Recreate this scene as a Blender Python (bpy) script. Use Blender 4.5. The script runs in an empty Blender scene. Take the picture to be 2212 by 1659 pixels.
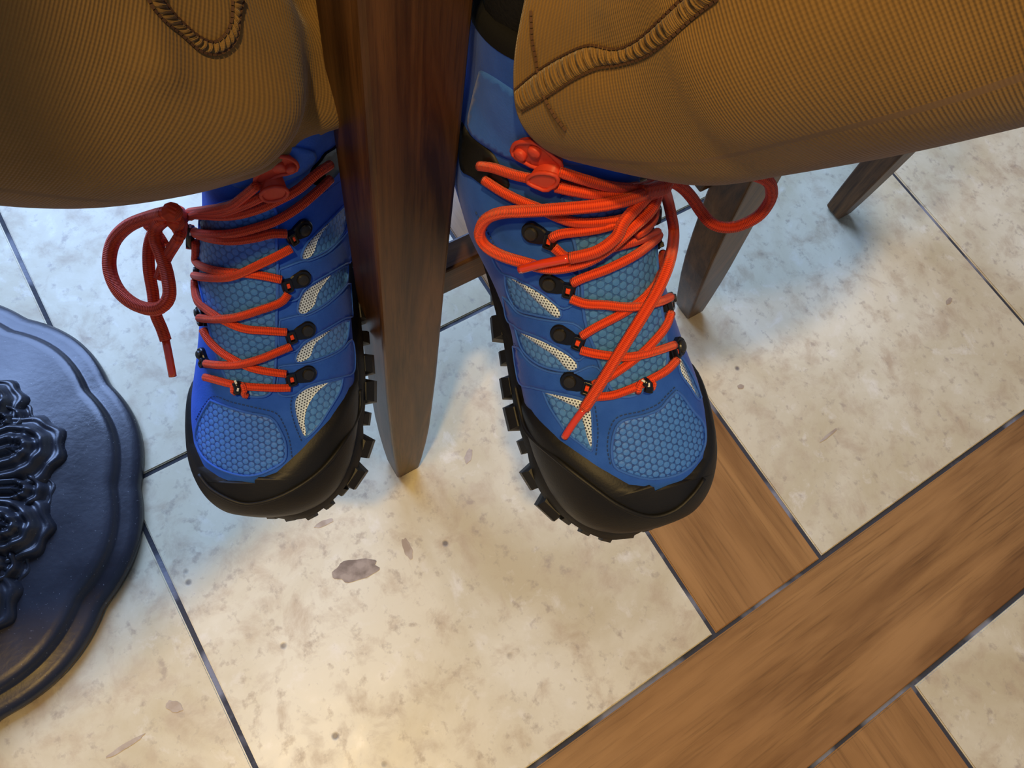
import bpy, bmesh, math, random
import numpy as np
from mathutils import Vector, Matrix
from mathutils.bvhtree import BVHTree
from mathutils.geometry import delaunay_2d_cdt

random.seed(7)
SC = bpy.context.scene
COL = SC.collection

# ------------------------------------------------------------------ camera
FPX, CX, CY, H = 1610.0, 1106.0, 829.5, 0.88
RC = np.array([[.990339968, 0, .138660547],
               [-.0502692393, -.931970331, .359032457],
               [.129227516, -.362534553, -.922967468]])   # world from camera (x right, y down, z forward)
CAM = np.array([0, 0, H])
cd = bpy.data.cameras.new('camera'); cam = bpy.data.objects.new('camera', cd); COL.objects.link(cam)
cd.sensor_width = 36.0; cd.lens = 36.0 * FPX / 2212.0; cd.clip_start = .01
cam.matrix_world = Matrix([[RC[i, 0], -RC[i, 1], -RC[i, 2], CAM[i]] for i in range(3)] + [[0, 0, 0, 1]])
SC.camera = cam

# ------------------------------------------------------------------ light
world = bpy.data.worlds.new('World'); SC.world = world; world.use_nodes = True
bg = world.node_tree.nodes['Background']
bg.inputs[0].default_value = (.50, .66, 1.0, 1); bg.inputs[1].default_value = .24

def area(name, loc, target, sx, sy, col, power):
    l = bpy.data.lights.new(name, 'AREA'); l.shape = 'RECTANGLE'; l.size = sx; l.size_y = sy
    l.color = col; l.energy = power
    o = bpy.data.objects.new(name, l); COL.objects.link(o); o.location = loc
    o.rotation_euler = (Vector(target) - Vector(loc)).to_track_quat('-Z', 'Y').to_euler()
    return o
def lamp(name, loc, r, col, power):
    l = bpy.data.lights.new(name, 'POINT'); l.shadow_soft_size = r; l.color = col; l.energy = power
    o = bpy.data.objects.new(name, l); COL.objects.link(o); o.location = loc
    return o
area('window_daylight', (-.6, 2.0, 1.5), (-.05, .35, .2), 2.4, 1.6, (.35, .53, 1.0), 150)
lamp('ceiling_lamp', (-.235, -.47, 2.75), .05, (1.0, .69, .27), 125)
lamp('table_lamp', (-.62, -.78, 2.75), .05, (1.0, .60, .14), 78)
SC.view_settings.view_transform = 'Standard'; SC.view_settings.look = 'None'
SC.view_settings.exposure = 0.0; SC.view_settings.gamma = 1.0; SC.view_settings.use_curve_mapping = False

# ------------------------------------------------------------------ helpers
def ray(p):
    d = RC @ np.array([p[0] - CX, p[1] - CY, FPX])
    return d / np.linalg.norm(d)
def at_z(p, z):
    d = ray(p); return CAM + d * ((z - H) / d[2])
def cr(P, n):
    P = np.asarray(P, float); m = len(P); out = []
    for x in np.linspace(0, m - 1, n):
        i = min(int(x), m - 2); f = x - i
        p0 = P[max(i - 1, 0)]; p1 = P[i]; p2 = P[i + 1]; p3 = P[min(i + 2, m - 1)]
        out.append(.5 * (2 * p1 + (-p0 + p2) * f + (2 * p0 - 5 * p1 + 4 * p2 - p3) * f * f + (-p0 + 3 * p1 - 3 * p2 + p3) * f ** 3))
    return np.array(out)
def resample(P, step, closed=False):
    P = np.asarray(P, float)
    if closed: P = np.vstack([P, P[:1]])
    L = np.concatenate([[0], np.cumsum(np.linalg.norm(np.diff(P, axis=0), axis=1))])
    n = max(2, int(round(L[-1] / step)) + 1)
    s = np.linspace(0, L[-1], n)
    Q = np.stack([np.interp(s, L, P[:, k]) for k in range(P.shape[1])], 1)
    return Q[:-1] if closed else Q

def link(o, parent=None):
    COL.objects.link(o)
    if parent is not None: o.parent = parent
    return o
def empty(name, loc, rot=None, label=None, cat=None, group=None):
    o = bpy.data.objects.new(name, None); o.empty_display_size = .05; COL.objects.link(o)
    M = Matrix.Translation(Vector(loc))
    if rot is not None: M = M @ rot.to_4x4()
    o.matrix_world = M; o['_m'] = [v for r in M for v in r]
    if label: o['label'] = label
    if cat: o['category'] = cat
    if group: o['group'] = group
    return o
WM = {}
def worldm(o):
    return WM.get(o.name, Matrix.Identity(4))
def reg(o, M): WM[o.name] = M.copy(); return o
def mk(name, verts, faces, mat, parent=None, smooth=True, uv=None, label=None, cat=None, kind=None, group=None, local=False):
    """one mesh object; verts are world coordinates unless local"""
    V = np.asarray(verts, float)
    if parent is not None and not local:
        Mi = np.array(worldm(parent).inverted()); V = V @ Mi[:3, :3].T + Mi[:3, 3]
    me = bpy.data.meshes.new(name)
    me.from_pydata([tuple(v) for v in V], [], [tuple(int(i) for i in f) for f in faces])
    if uv is not None:
        ul = me.uv_layers.new(name='UVMap')
        li = np.empty(len(me.loops), np.int32); me.loops.foreach_get('vertex_index', li)
        ul.data.foreach_set('uv', np.asarray(uv, np.float32)[li].ravel())
    if smooth: me.polygons.foreach_set('use_smooth', [True] * len(me.polygons))
    me.update()
    o = bpy.data.objects.new(name, me); link(o, parent)
    if mat: me.materials.append(mat)
    if parent is not None: reg(o, worldm(parent))
    tag(o, label, cat, kind, group)
    return o
def tag(o, label=None, cat=None, kind=None, group=None):
    if label: o['label'] = label
    if cat: o['category'] = cat
    if kind: o['kind'] = kind
    if group: o['group'] = group
    return o
def bevel(o, w, seg=2, angle=40):
    m = o.modifiers.new('bevel', 'BEVEL'); m.width = w; m.segments = seg; m.limit_method = 'ANGLE'; m.angle_limit = math.radians(angle)
    m.harden_normals = False
    return o
def box_vf(c, ax, ay, az):
    c = np.array(c, float); V = []
    for sx in (-1, 1):
        for sy in (-1, 1):
            for sz in (-1, 1): V.append(c + sx * np.array(ax) + sy * np.array(ay) + sz * np.array(az))
    F = [(0, 1, 3, 2), (4, 6, 7, 5), (0, 4, 5, 1), (2, 3, 7, 6), (0, 2, 6, 4), (1, 5, 7, 3)]
    return V, F
def grid_faces(n, m, closed=True, off=0):
    F = []
    for i in range(n - 1):
        for j in range(m if closed else m - 1):
            k = (j + 1) % m
            F.append((off + i * m + j, off + i * m + k, off + (i + 1) * m + k, off + (i + 1) * m + j))
    return F
def tube(P, r, ns=10, caps=True):
    P = np.asarray(P, float); n = len(P); r = np.broadcast_to(np.asarray(r, float), (n,))
    T = np.gradient(P, axis=0); T /= np.linalg.norm(T, axis=1)[:, None] + 1e-12
    a = np.array([0, 0, 1.]) if abs(T[0][2]) < .9 else np.array([1., 0, 0])
    N = np.cross(T[0], a); N /= np.linalg.norm(N)
    V = []; UV = []; L = 0
    for i in range(n):
        if i:
            L += np.linalg.norm(P[i] - P[i - 1])
            N = N - T[i] * (N @ T[i]); N /= np.linalg.norm(N) + 1e-12
        B = np.cross(T[i], N)
        for j in range(ns):
            t = 2 * math.pi * j / ns
            V.append(P[i] + r[i] * (math.cos(t) * N + math.sin(t) * B)); UV.append((j / ns, L * 100))
    F = [tuple(reversed(f)) for f in grid_faces(n, ns)]
    if caps:
        F.append(tuple(range(ns))); F.append(tuple(reversed(range((n - 1) * ns, n * ns))))
    return V, F, UV
class MB:
    def __init__(s): s.V = []; s.F = []; s.U = []
    def add(s, V, F, U=None):
        o = len(s.V); s.V += [tuple(v) for v in V]; s.F += [tuple(i + o for i in f) for f in F]
        s.U += [tuple(u) for u in U] if U is not None else [(0, 0)] * len(V)
    def build(s, name, mat, parent=None, **k): return mk(name, s.V, s.F, mat, parent, uv=s.U, **k)

# ------------------------------------------------------------------ materials
class NT:
    def __init__(s, name):
        s.m = bpy.data.materials.new(name); s.m.use_nodes = True; s.t = s.m.node_tree; s.b = s.t.nodes['Principled BSDF']
    def n(s, typ, **k):
        nd = s.t.nodes.new('ShaderNode' + typ)
        for a, v in k.items():
            if isinstance(a, str) and a.startswith('i_'):
                key = a[2:]; key = int(key) if key.isdigit() else key
                s.set(nd, key, v)
            else: setattr(nd, a, v)
        return nd
    def set(s, nd, key, v):
        if hasattr(v, 'is_linked') or isinstance(v, bpy.types.NodeSocket): s.t.links.new(v, nd.inputs[key])
        else: nd.inputs[key].default_value = v
    def math(s, op, a, b=0.0, c=0.0):
        nd = s.n('Math', operation=op); s.set(nd, 0, a); s.set(nd, 1, b); s.set(nd, 2, c); return nd.outputs[0]
    def mix(s, f, a, b, mode='MIX'):
        nd = s.n('Mix', data_type='RGBA', blend_type=mode); s.set(nd, 0, f)
        for k, v in ((6, a), (7, b)): s.set(nd, k, (*v, 1) if isinstance(v, tuple) and len(v) == 3 else v)
        return nd.outputs[2]
    def ramp(s, f, stops):
        nd = s.n('ValToRGB'); s.set(nd, 0, f); e = nd.color_ramp.elements
        while len(e) < len(stops): e.new(.5)
        for x, (p, c) in zip(e, stops): x.position = p; x.color = (*c, 1) if len(c) == 3 else c
        return nd.outputs[0]
    def rng(s, f, a, b, c=0.0, d=1.0):
        nd = s.n('MapRange'); s.set(nd, 0, f); s.set(nd, 1, a); s.set(nd, 2, b); s.set(nd, 3, c); s.set(nd, 4, d); return nd.outputs[0]
    def obj(s): return s.n('TexCoord').outputs['Object']
    def uv(s): return s.n('TexCoord').outputs['UV']
    def noise(s, vec, scale, detail=3, rough=.5, dist=0):
        nd = s.n('TexNoise'); s.set(nd, 'Vector', vec); s.set(nd, 'Scale', scale); s.set(nd, 'Detail', detail); s.set(nd, 'Roughness', rough); s.set(nd, 'Distortion', dist)
        return nd.outputs[0]
    def mapping(s, vec, scale=(1, 1, 1), loc=(0, 0, 0), rot=(0, 0, 0)):
        nd = s.n('Mapping'); s.set(nd, 0, vec); s.set(nd, 1, loc); s.set(nd, 2, rot); s.set(nd, 3, scale); return nd.outputs[0]
    def bump(s, h, dist, strength=1.0, normal=None):
        nd = s.n('Bump'); s.set(nd, 'Height', h); s.set(nd, 'Distance', dist); s.set(nd, 'Strength', strength)
        if normal is not None: s.set(nd, 'Normal', normal)
        return nd.outputs[0]
    def out(s, base, rough=.6, normal=None, spec=None, sheen=None, coat=None, metal=None):
        s.set(s.b, 'Base Color', (*base, 1) if isinstance(base, tuple) and len(base) == 3 else base)
        s.set(s.b, 'Roughness', rough)
        if normal is not None: s.set(s.b, 'Normal', normal)
        if spec is not None: s.set(s.b, 'Specular IOR Level', spec)
        if sheen is not None: s.set(s.b, 'Sheen Weight', sheen); s.set(s.b, 'Sheen Roughness', .4)
        if coat is not None: s.set(s.b, 'Coat Weight', coat); s.set(s.b, 'Coat Roughness', .12)
        if metal is not None: s.set(s.b, 'Metallic', metal)
        return s.m
    def hexf(s, uv, per):
        """three-wave honeycomb field, 3 at cell centres, -1.5 at cell edges"""
        x = s.n('SeparateXYZ'); s.set(x, 0, uv); k = 2 * math.pi / per / (math.sqrt(3) / 2)
        tot = None
        for a in (0, 60, 120):
            c, sn = math.cos(math.radians(a)), math.sin(math.radians(a))
            d = s.math('ADD', s.math('MULTIPLY', x.outputs[0], c * k), s.math('MULTIPLY', x.outputs[1], sn * k))
            d = s.math('COSINE', d); tot = d if tot is None else s.math('ADD', tot, d)
        return tot

def M_suede(name, col, dark):
    t = NT(name); o = t.obj()
    f = t.noise(o, 45, 4, .6); g = t.noise(o, 900, 3, .6)
    c = t.mix(t.rng(f, .35, .65), dark, col)
    return t.out(c, .85, t.bump(t.math('ADD', t.math('MULTIPLY', g, .6), t.math('MULTIPLY', f, .5)), .0006, .6), spec=.2, sheen=.08)
def M_hex(name, per, c_cell, c_edge, rough, glit=.0, depth=.0005):
    t = NT(name); uv = t.uv(); w = t.noise(uv, .35, 2)
    f = t.hexf(uv, per)
    e = t.rng(f, -1.02, -.72)
    sp = t.rng(t.noise(uv, 9, 1), .60, .70)
    c = t.mix(e, c_edge, c_cell)
    c = t.mix(t.math('MULTIPLY', t.rng(w, .4, .7), .35), c, tuple(min(1, x * 1.35) for x in c_cell))
    if glit: c = t.mix(t.math('MULTIPLY', sp, glit), c, (.55, .75, .85))
    return t.out(c, rough, t.bump(t.math('ADD', t.math('ADD', e, t.math('MULTIPLY', f, .12)), t.math('MULTIPLY', sp, .3)), depth, .6), spec=.5)
MAT = {}
MAT['suede'] = M_suede('blue_suede', (.030, .125, .620), (.020, .095, .510))
MAT['suede_rim'] = M_suede('blue_suede_edge', (.048, .160, .66), (.034, .130, .57))
MAT['toe_mesh'] = M_hex('toe_mesh', 3.9, (.055, .215, .76), (.014, .062, .33), .5, .12, .0006)
MAT['side_mesh'] = M_hex('side_mesh', 4.6, (.070, .250, .72), (.026, .120, .45), .42, .45, .0005)
MAT['tongue_mesh'] = M_hex('tongue_mesh', 4.4, (.055, .215, .62), (.022, .105, .38), .48, .30, .0007)
def m_dots():
    t = NT('reflective_dot_print'); uv = t.uv(); f = t.hexf(uv, 1.75)
    return t.out(t.mix(t.rng(f, .7, 1.1), (.68, .80, .95), (.015, .02, .035)), .45)
MAT['dots'] = m_dots()
def m_simple(name, col, rough, bumpscale=None, bd=.0003, spec=.5, var=.0, **k):
    t = NT(name); o = t.obj(); n = None; c = col
    if bumpscale: n = t.bump(t.noise(o, bumpscale, 3), bd, .6)
    if var: c = t.mix(t.rng(t.noise(o, 30, 3), .35, .65), tuple(x * (1 - var) for x in col), tuple(min(1, x * (1 + var)) for x in col))
    return t.out(c, rough, n, spec=spec, **k)
MAT['rubber'] = m_simple('black_rubber', (.0065, .0065, .0065), .55, 700, .0002, .4, .3)
MAT['lining'] = m_simple('black_lining', (.006, .006, .007), .9, 500, .0004, .2)
MAT['plastic'] = m_simple('black_plastic', (.006, .006, .007), .28, None, 0, .5)
MAT['rivet'] = m_simple('dark_rivet', (.020, .019, .016), .38, None, 0, .5)
MAT['keeper'] = m_simple('red_rubber', (.62, .055, .025), .5, 300, .0002, .4)
MAT['thread'] = m_simple('blue_thread', (.008, .035, .16), .8)
MAT['white'] = m_simple('white_thread', (.75, .75, .72), .6)
def m_lace():
    t = NT('orange_lace'); uv = t.uv(); x = t.n('SeparateXYZ'); t.set(x, 0, uv)
    a = t.math('MULTIPLY', x.outputs[0], 2 * math.pi * 4); b = t.math('MULTIPLY', x.outputs[1], 2 * math.pi * 5.5)
    f = t.math('MULTIPLY', t.math('SINE', t.math('ADD', a, b)), t.math('SINE', t.math('SUBTRACT', a, b)))
    c = t.mix(t.rng(f, -.9, .3), (.60, .028, .006), (.95, .080, .012))
    return t.out(c, .55, t.bump(f, .0004, .8), spec=.4, sheen=.15)
MAT['lace'] = m_lace()
MAT['aglet'] = m_simple('clear_red_aglet', (.70, .05, .012), .12, None, 0, .6, coat=.6)
def m_cloth():
    t = NT('golden_canvas'); uv = t.uv(); x = t.n('SeparateXYZ'); t.set(x, 0, uv)   # u round (m), v along (m)
    o = t.obj()
    wob = t.math('MULTIPLY', t.noise(o, 60, 2), .9)
    rib = t.math('SINE', t.math('ADD', t.math('MULTIPLY', x.outputs[1], 2 * math.pi / .00105), t.math('MULTIPLY', wob, 2.5)))
    thr = t.math('SINE', t.math('MULTIPLY', x.outputs[0], 2 * math.pi / .0013))
    st = t.noise(t.mapping(uv, (160, 2400, 1)), 1.0, 2, .6)
    f = t.math('ADD', t.math('MULTIPLY', rib, .55), t.math('MULTIPLY', thr, .18))
    big = t.noise(o, 14, 4, .6)
    c = t.mix(t.rng(big, .3, .7), (.215, .117, .032), (.262, .147, .043))
    c = t.mix(t.math('MULTIPLY', t.rng(t.math('ADD', f, t.math('MULTIPLY', st, 2.4)), .5, 2.6), .30), c, (.44, .26, .075))
    return t.out(c, .9, t.bump(f, .0003, .5), spec=.15, sheen=.25)
MAT['cloth'] = m_cloth()
MAT['cloth_in'] = m_simple('canvas_inside', (.40, .29, .15), .9, 900, .0004, .1, .15)
MAT['brown_thread'] = m_simple('brown_thread', (.085, .035, .010), .8)
def m_wood(name, ca, cb, scale, rough, coat, axis='Y', bumpd=.0002, cc=None):
    t = NT(name); o = t.obj(); inf = t.n('ObjectInfo').outputs['Random']
    off = t.n('CombineXYZ'); t.set(off, 0, t.math('MULTIPLY', inf, 7.0)); t.set(off, 1, t.math('MULTIPLY', inf, 3.0)); t.set(off, 2, t.math('MULTIPLY', inf, 5.0))
    v = t.n('VectorMath', operation='ADD'); t.set(v, 0, o); t.set(v, 1, off.outputs[0])
    s = {'X': (1, 14, 14), 'Y': (14, 1, 14), 'Z': (14, 14, 1)}[axis]
    m = t.mapping(v.outputs[0], tuple(a * scale for a in s))
    g = t.noise(m, 1.0, 6, .62, .6); fine = t.noise(t.mapping(v.outputs[0], tuple(a * scale * (9 if a > 1 else 4) for a in s)), 1.0, 4, .65)
    big = t.noise(t.mapping(v.outputs[0], tuple((2.2 if a == 1 else 9.0) * min(scale, 2.4) for a in s)), 1.0, 4, .6)
    c = t.mix(t.rng(g, .34, .66), ca, cb)
    c = t.mix(t.rng(fine, .52, .68, 0, .45), c, tuple(x * .45 for x in ca))
    if cc: c = t.mix(t.rng(big, .42, .65, 0, .5), c, cc)
    return t.out(c, rough, t.bump(fine, bumpd, .5), coat=coat, spec=.3)
MAT['plank'] = m_wood('oak_plank', (.19, .085, .022), (.36, .180, .052), 2.0, .40, .1, 'Y', .0003, (.42, .215, .068))
MAT['chairwood'] = m_wood('dark_chair_wood', (.028, .0095, .0025), (.150, .064, .018), 4.5, .40, .0, 'Z', .0002)
MAT['chairwood_h'] = m_wood('dark_chair_wood_rail', (.028, .0095, .0025), (.125, .052, .014), 4.5, .40, .0, 'X', .0002)
def m_tile():
    t = NT('travertine'); o = t.obj(); inf = t.n('ObjectInfo').outputs['Random']
    off = t.n('CombineXYZ'); t.set(off, 0, t.math('MULTIPLY', inf, 9.0)); t.set(off, 1, t.math('MULTIPLY', inf, 4.0)); t.set(off, 2, t.math('MULTIPLY', inf, 6.0))
    v = t.n('VectorMath', operation='ADD'); t.set(v, 0, o); t.set(v, 1, off.outputs[0]); v = v.outputs[0]
    a = t.noise(v, 5, 6, .62, .4); b = t.noise(v, 24, 5, .65, .3); d = t.noise(v, 75, 4, .6)
    c = t.mix(t.rng(a, .36, .64), (.54, .445, .250), (.72, .640, .425))
    c = t.mix(t.rng(b, .50, .70, 0, .75), c, (.44, .32, .185))
    c = t.mix(t.rng(b, .30, .42, .5, 0), c, (.80, .73, .56))
    c = t.mix(t.rng(d, .57, .72, 0, .65), c, (.33, .25, .17))
    vo = t.n('TexVoronoi'); t.set(vo, 'Vector', v); t.set(vo, 'Scale', 22.0)
    pit = t.math('MULTIPLY', t.rng(vo.outputs['Distance'], .05, .10, 1, 0), t.rng(t.noise(v, 6, 2), .56, .6))
    c = t.mix(t.math('MULTIPLY', pit, .8), c, (.10, .08, .07))
    r = t.rng(b, .3, .7, .30, .46)
    return t.out(c, r, t.bump(t.math('SUBTRACT', t.math('MULTIPLY', d, .4), pit), .0006, .5), spec=.5)
MAT['tile'] = m_tile()
def m_stain(name, ca, cb):
    t = NT(name); o = t.obj(); c = t.mix(t.rng(t.noise(o, 60, 4), .4, .6), ca, cb)
    return t.out(c, .4)
MAT['stain'] = m_stain('brown_stain', (.17, .125, .09), (.34, .265, .19))
MAT['stain_pale'] = m_stain('pale_brown_stain', (.36, .27, .175), (.46, .37, .26))
def m_grout():
    t = NT('grout'); o = t.obj(); c = t.mix(t.rng(t.noise(o, 12, 4), .52, .62), (.035, .034, .036), (.20, .20, .21))
    return t.out(c, .8, t.bump(t.noise(o, 300, 3), .001, .6))
MAT['grout'] = m_grout()
def m_iron():
    t = NT('black_cast_iron'); o = t.obj(); n = t.noise(o, 160, 4); w = t.noise(o, 14, 4)
    sp = t.rng(t.noise(o, 420, 2), .70, .76)
    c = t.mix(t.rng(w, .35, .65), (.012, .013, .017), (.024, .025, .032)); c = t.mix(t.math('MULTIPLY', sp, .5), c, (.3, .3, .3))
    return t.out(c, t.rng(w, .3, .7, .26, .40), t.bump(n, .0006, .35), spec=.6)
MAT['iron'] = m_iron()
MAT['sock'] = m_simple('dark_sock', (.012, .012, .014), .95, 600, .0006, .1)

# ------------------------------------------------------------------ floor (grid directions measured from the joints)
TH = math.radians(118.9076)
U2 = np.array([math.cos(TH), math.sin(TH)]); V2 = np.array([-math.sin(TH), math.cos(TH)])
U3 = np.array([U2[0], U2[1], 0]); V3 = np.array([V2[0], V2[1], 0]); Z3 = np.array([0, 0, 1.])
vlines = [.1728, -.3251, -.4980]; TW = .4985; SW = .1729
ulines_B, u_top, u_bot = .3458, -.1483, -.3195
# intervals along v (strip = plank running along U) and along u (strip = plank running along V)
def intervals(strip_lo, strip_hi, lo, hi, tw):
    out = [('s', strip_lo, strip_hi)]; x = strip_hi; k = 0
    while x < hi:
        if k == 2: out.append(('s', x, x + SW)); x += SW; k = 0
        else: out.append(('t', x, x + tw)); x += tw; k += 1
    x = strip_lo; k = 0
    while x > lo:
        if k == 2: out.append(('s', x - SW, x)); x -= SW; k = 0
        else: out.append(('t', x - tw, x)); x -= tw; k += 1
    return out
iv = intervals(-.4980, -.3251, -2.6, 2.6, .4985)
iu = intervals(-.3195, -.1483, -2.6, 2.6, .4941)
floor_rot = Matrix(((U2[0], V2[0], 0), (U2[1], V2[1], 0), (0, 0, 1)))
fv, ff = box_vf((0, 0, -.020), 3.0 * U3, 3.0 * V3, (0, 0, .0175))
floor = mk('floor', fv, ff, MAT['grout'], None, smooth=False, kind='structure', label='travertine tile floor with oak plank borders')
G = .0026; T = .010
def piece(name, u0, u1, v0, v1, mat, dz, gu=G, gv=G):
    su, sv = u1 - u0 - 2 * gu, v1 - v0 - 2 * gv
    key = (name, round(su, 3), round(sv, 3))
    if key not in PM:
        V, F = box_vf((0, 0, -T / 2), (su / 2, 0, 0), (0, sv / 2, 0), (0, 0, T / 2)) if name == 'tile' else box_vf((0, 0, -T / 2), (su / 2, 0, 0), (0, sv / 2, 0), (0, 0, T / 2))
        bm = bmesh.new(); vs = [bm.verts.new(v) for v in V]
        for f in F: bm.faces.new([vs[i] for i in f])
        bmesh.ops.recalc_face_normals(bm, faces=bm.faces)
        bmesh.ops.bevel(bm, geom=[e for e in bm.edges if max(e.verts[0].co.z, e.verts[1].co.z) > -1e-6 and e.verts[0].co.z == e.verts[1].co.z] , offset=.0014, segments=2, affect='EDGES')
        me = bpy.data.meshes.new(name); bm.to_mesh(me); bm.free(); me.materials.append(mat); PM[key] = me
    o = bpy.data.objects.new(name, PM[key]); link(o, floor)
    c = U2 * (u0 + u1) / 2 + V2 * (v0 + v1) / 2
    o.location = (c[0], c[1], dz)
    return o
PM = {}
rr = random.Random(3)
for ku, u0, u1 in iu:
    for kv, v0, v1 in iv:
        c = U2 * (u0 + u1) / 2 + V2 * (v0 + v1) / 2
        if np.linalg.norm(c - [0, .3]) > 2.45: continue
        if ku == 't' and kv == 't':
            o = piece('tile', u0, u1, v0, v1, MAT['tile'], rr.uniform(-.0003, .0003)); o.rotation_euler.z = TH
        elif ku == 't' and kv == 's':           # plank along U: mesh built with length on local Y
            o = piece('plank', v0, v1, u0, u1, MAT['plank'], rr.uniform(-.0008, -.0002), .0026, .0012)
            c = U2 * (u0 + u1) / 2 + V2 * (v0 + v1) / 2; o.location = (c[0], c[1], o.location.z); o.rotation_euler.z = TH - math.pi / 2
for ku, u0, u1 in iu:
    if ku == 's':                                # long planks along V, two pieces per border
        for a, b in ((-2.6, -1.28), (-1.28, .56), (.56, 2.6)):
            if abs((u0 + u1) / 2) > 2.0: continue
            o = piece('plank', u0, u1, a, b, MAT['plank'], -.0004, .0030, .0012); o.rotation_euler.z = TH
# dark spill mark and a few veins lying in the tile surface
def blotch(name, px, sx, sy, ang, seed):
    r = random.Random(seed); c = at_z(px, .00035); V = [tuple(c)]; n = 36
    ph = [r.uniform(0, 6.28) for _ in range(5)]
    for i in range(n):
        a = 2 * math.pi * i / n; k = 1 + .08 * math.sin(2 * a + ph[0]) + .07 * math.sin(5 * a + ph[1]) + .05 * math.sin(8 * a + ph[2])
        x, y = sx * k * math.cos(a), sy * k * math.sin(a)
        V.append((c[0] + x * math.cos(ang) - y * math.sin(ang), c[1] + x * math.sin(ang) + y * math.cos(ang), .00035))
    return mk(name, V, [(0, i + 1, (i + 1) % n + 1) for i in range(n)], MAT['stain'], floor, label='brown stain set in the pale tile')
blotch('stain', (768, 1231), .027, .0115, .22, 5)
for i, (p, a, b, r) in enumerate((((1012, 985), .010, .004, 1.2), ((880, 1185), .012, .005, 1.9), ((376, 1526), .009, .005, -.5), ((270, 1612), .020, .0025, .5), ((700, 1130), .012, .003, .4), ((1790, 940), .016, .002, .6), ((1600, 835), .005, .003, .2), ((2050, 650), .008, .003, .8))):
    blotch('stain', p, a, b, r, 20 + i).active_material = MAT['stain_pale']

# ------------------------------------------------------------------ bar chairs
A2 = np.array([-.0055, .2395])          # foot of the nearest front leg
DEP, WID, SEATZ = .341, .42, .735
def chair(origin, label, group='bar chairs'):
    root = empty('bar_chair', (origin[0], origin[1], 0), label=label, cat='chair', group=group)
    reg(root, Matrix.Translation((origin[0], origin[1], 0)))
    # local frame: x = V (towards the back of the chair), y = U (across)
    def P(x, y, z): return np.array([-V2[0] * x + U2[0] * y, -V2[1] * x + U2[1] * y, z])
    def leg(x, y, rake, name='leg', top=SEATZ):
        prof = [(0, .011), (.006, .0145), (.05, .0165), (.11, .0185), (.16, .0195), (.22, .0198), (.30, .0200), (.38, .02), (.46, .02), (.54, .0203), (.6, .0204), (top, .0205)]
        V = []
        for z, h in prof:
            k = rake * max(0, 1 - z / .6) ** 1.4; lean = P(0, .0, 0)
            for sx, sy in ((-1, -1), (1, -1), (1, 1), (-1, 1)): V.append(P(x + k + sx * h * (1 + .16 * min(1, z / .3)), y + sy * h, z) + (lean if rake == 0 else 0))
        F = grid_faces(len(prof), 4); n = len(prof)
        F += [(3, 2, 1, 0), ((n - 1) * 4, (n - 1) * 4 + 1, (n - 1) * 4 + 2, (n - 1) * 4 + 3)]
        o = mk(name, V, F, MAT['chairwood'], root, smooth=False, local=True); bevel(o, .0028, 3, 30); return o
    leg(0, 0, 0); leg(0, WID, 0); leg(DEP - .02, 0, .125); leg(DEP - .02, WID, .125)
    def rail(a, b, hw, hh, name):
        a = np.array(a, float); b = np.array(b, float); d = (b - a) / 2; L = np.linalg.norm(d); t = d / L
        s = np.cross(t, [0, 0, 1]); s /= np.linalg.norm(s); u = np.cross(s, t)
        V, F = box_vf((0, 0, 0), (L, 0, 0), (0, hw, 0), (0, 0, hh))
        o = mk(name, V, F, MAT['chairwood_h'], root, smooth=False, local=True)
        Mx = Matrix(((t[0], s[0], u[0]), (t[1], s[1], u[1]), (t[2], s[2], u[2]))).to_4x4(); Mx.translation = Vector((a + b) / 2); o.matrix_basis = Mx
        bevel(o, .002, 2); return o
    sz = .428
    rail(P(.018, .004, sz), P(DEP - .0, .004, sz), .010, .0165, 'stretcher'); rail(P(.018, WID, sz), P(DEP, WID, sz), .010, .0165, 'stretcher')
    rail(P(0, .018, .40), P(0, WID - .018, .40), .010, .0165, 'stretcher'); rail(P(DEP + .0, .018, .33), P(DEP + .0, WID - .018, .33), .010, .0165, 'stretcher')
    rail(P(.0, .018, .705), P(0, WID - .018, .705), .010, .024, 'apron'); rail(P(DEP - .02, .018, .705), P(DEP - .02, WID - .018, .705), .010, .024, 'apron')
    rail(P(.018, 0, .705), P(DEP - .038, 0, .705), .010, .024, 'apron'); rail(P(.018, WID, .705), P(DEP - .038, WID, .705), .010, .024, 'apron')
    rail(P(-.02, WID / 2, SEATZ + .016), P(DEP - .0, WID / 2, SEATZ + .016), WID / 2 + .02, .016, 'seat')
    for y in (0, WID):
        rail(P(DEP - .02, y, SEATZ + .02), P(DEP + .07, y, SEATZ + .42), .0195, .0195, 'back_post')
    for k in (.16, .28, .40):
        x = DEP - .02 + .09 * k / .42
        rail(P(x, .02, SEATZ + k), P(x, WID - .02, SEATZ + k), .009, .03, 'back_slat')
    return root
def copy_tree(o, off, label):
    c = o.copy(); COL.objects.link(c); c.location = Vector(o.location) + Vector(off); c['label'] = label
    for ch in o.children:
        d = ch.copy(); COL.objects.link(d); d.parent = c; d.matrix_basis = ch.matrix_basis.copy()
    return c
chair1 = chair(A2, 'dark wooden bar chair with its front leg standing between the two blue boots')
chair2 = copy_tree(chair1, (.6475, .3835, 0), 'dark wooden bar chair behind, only its leg foot showing below the right trouser leg')

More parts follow.
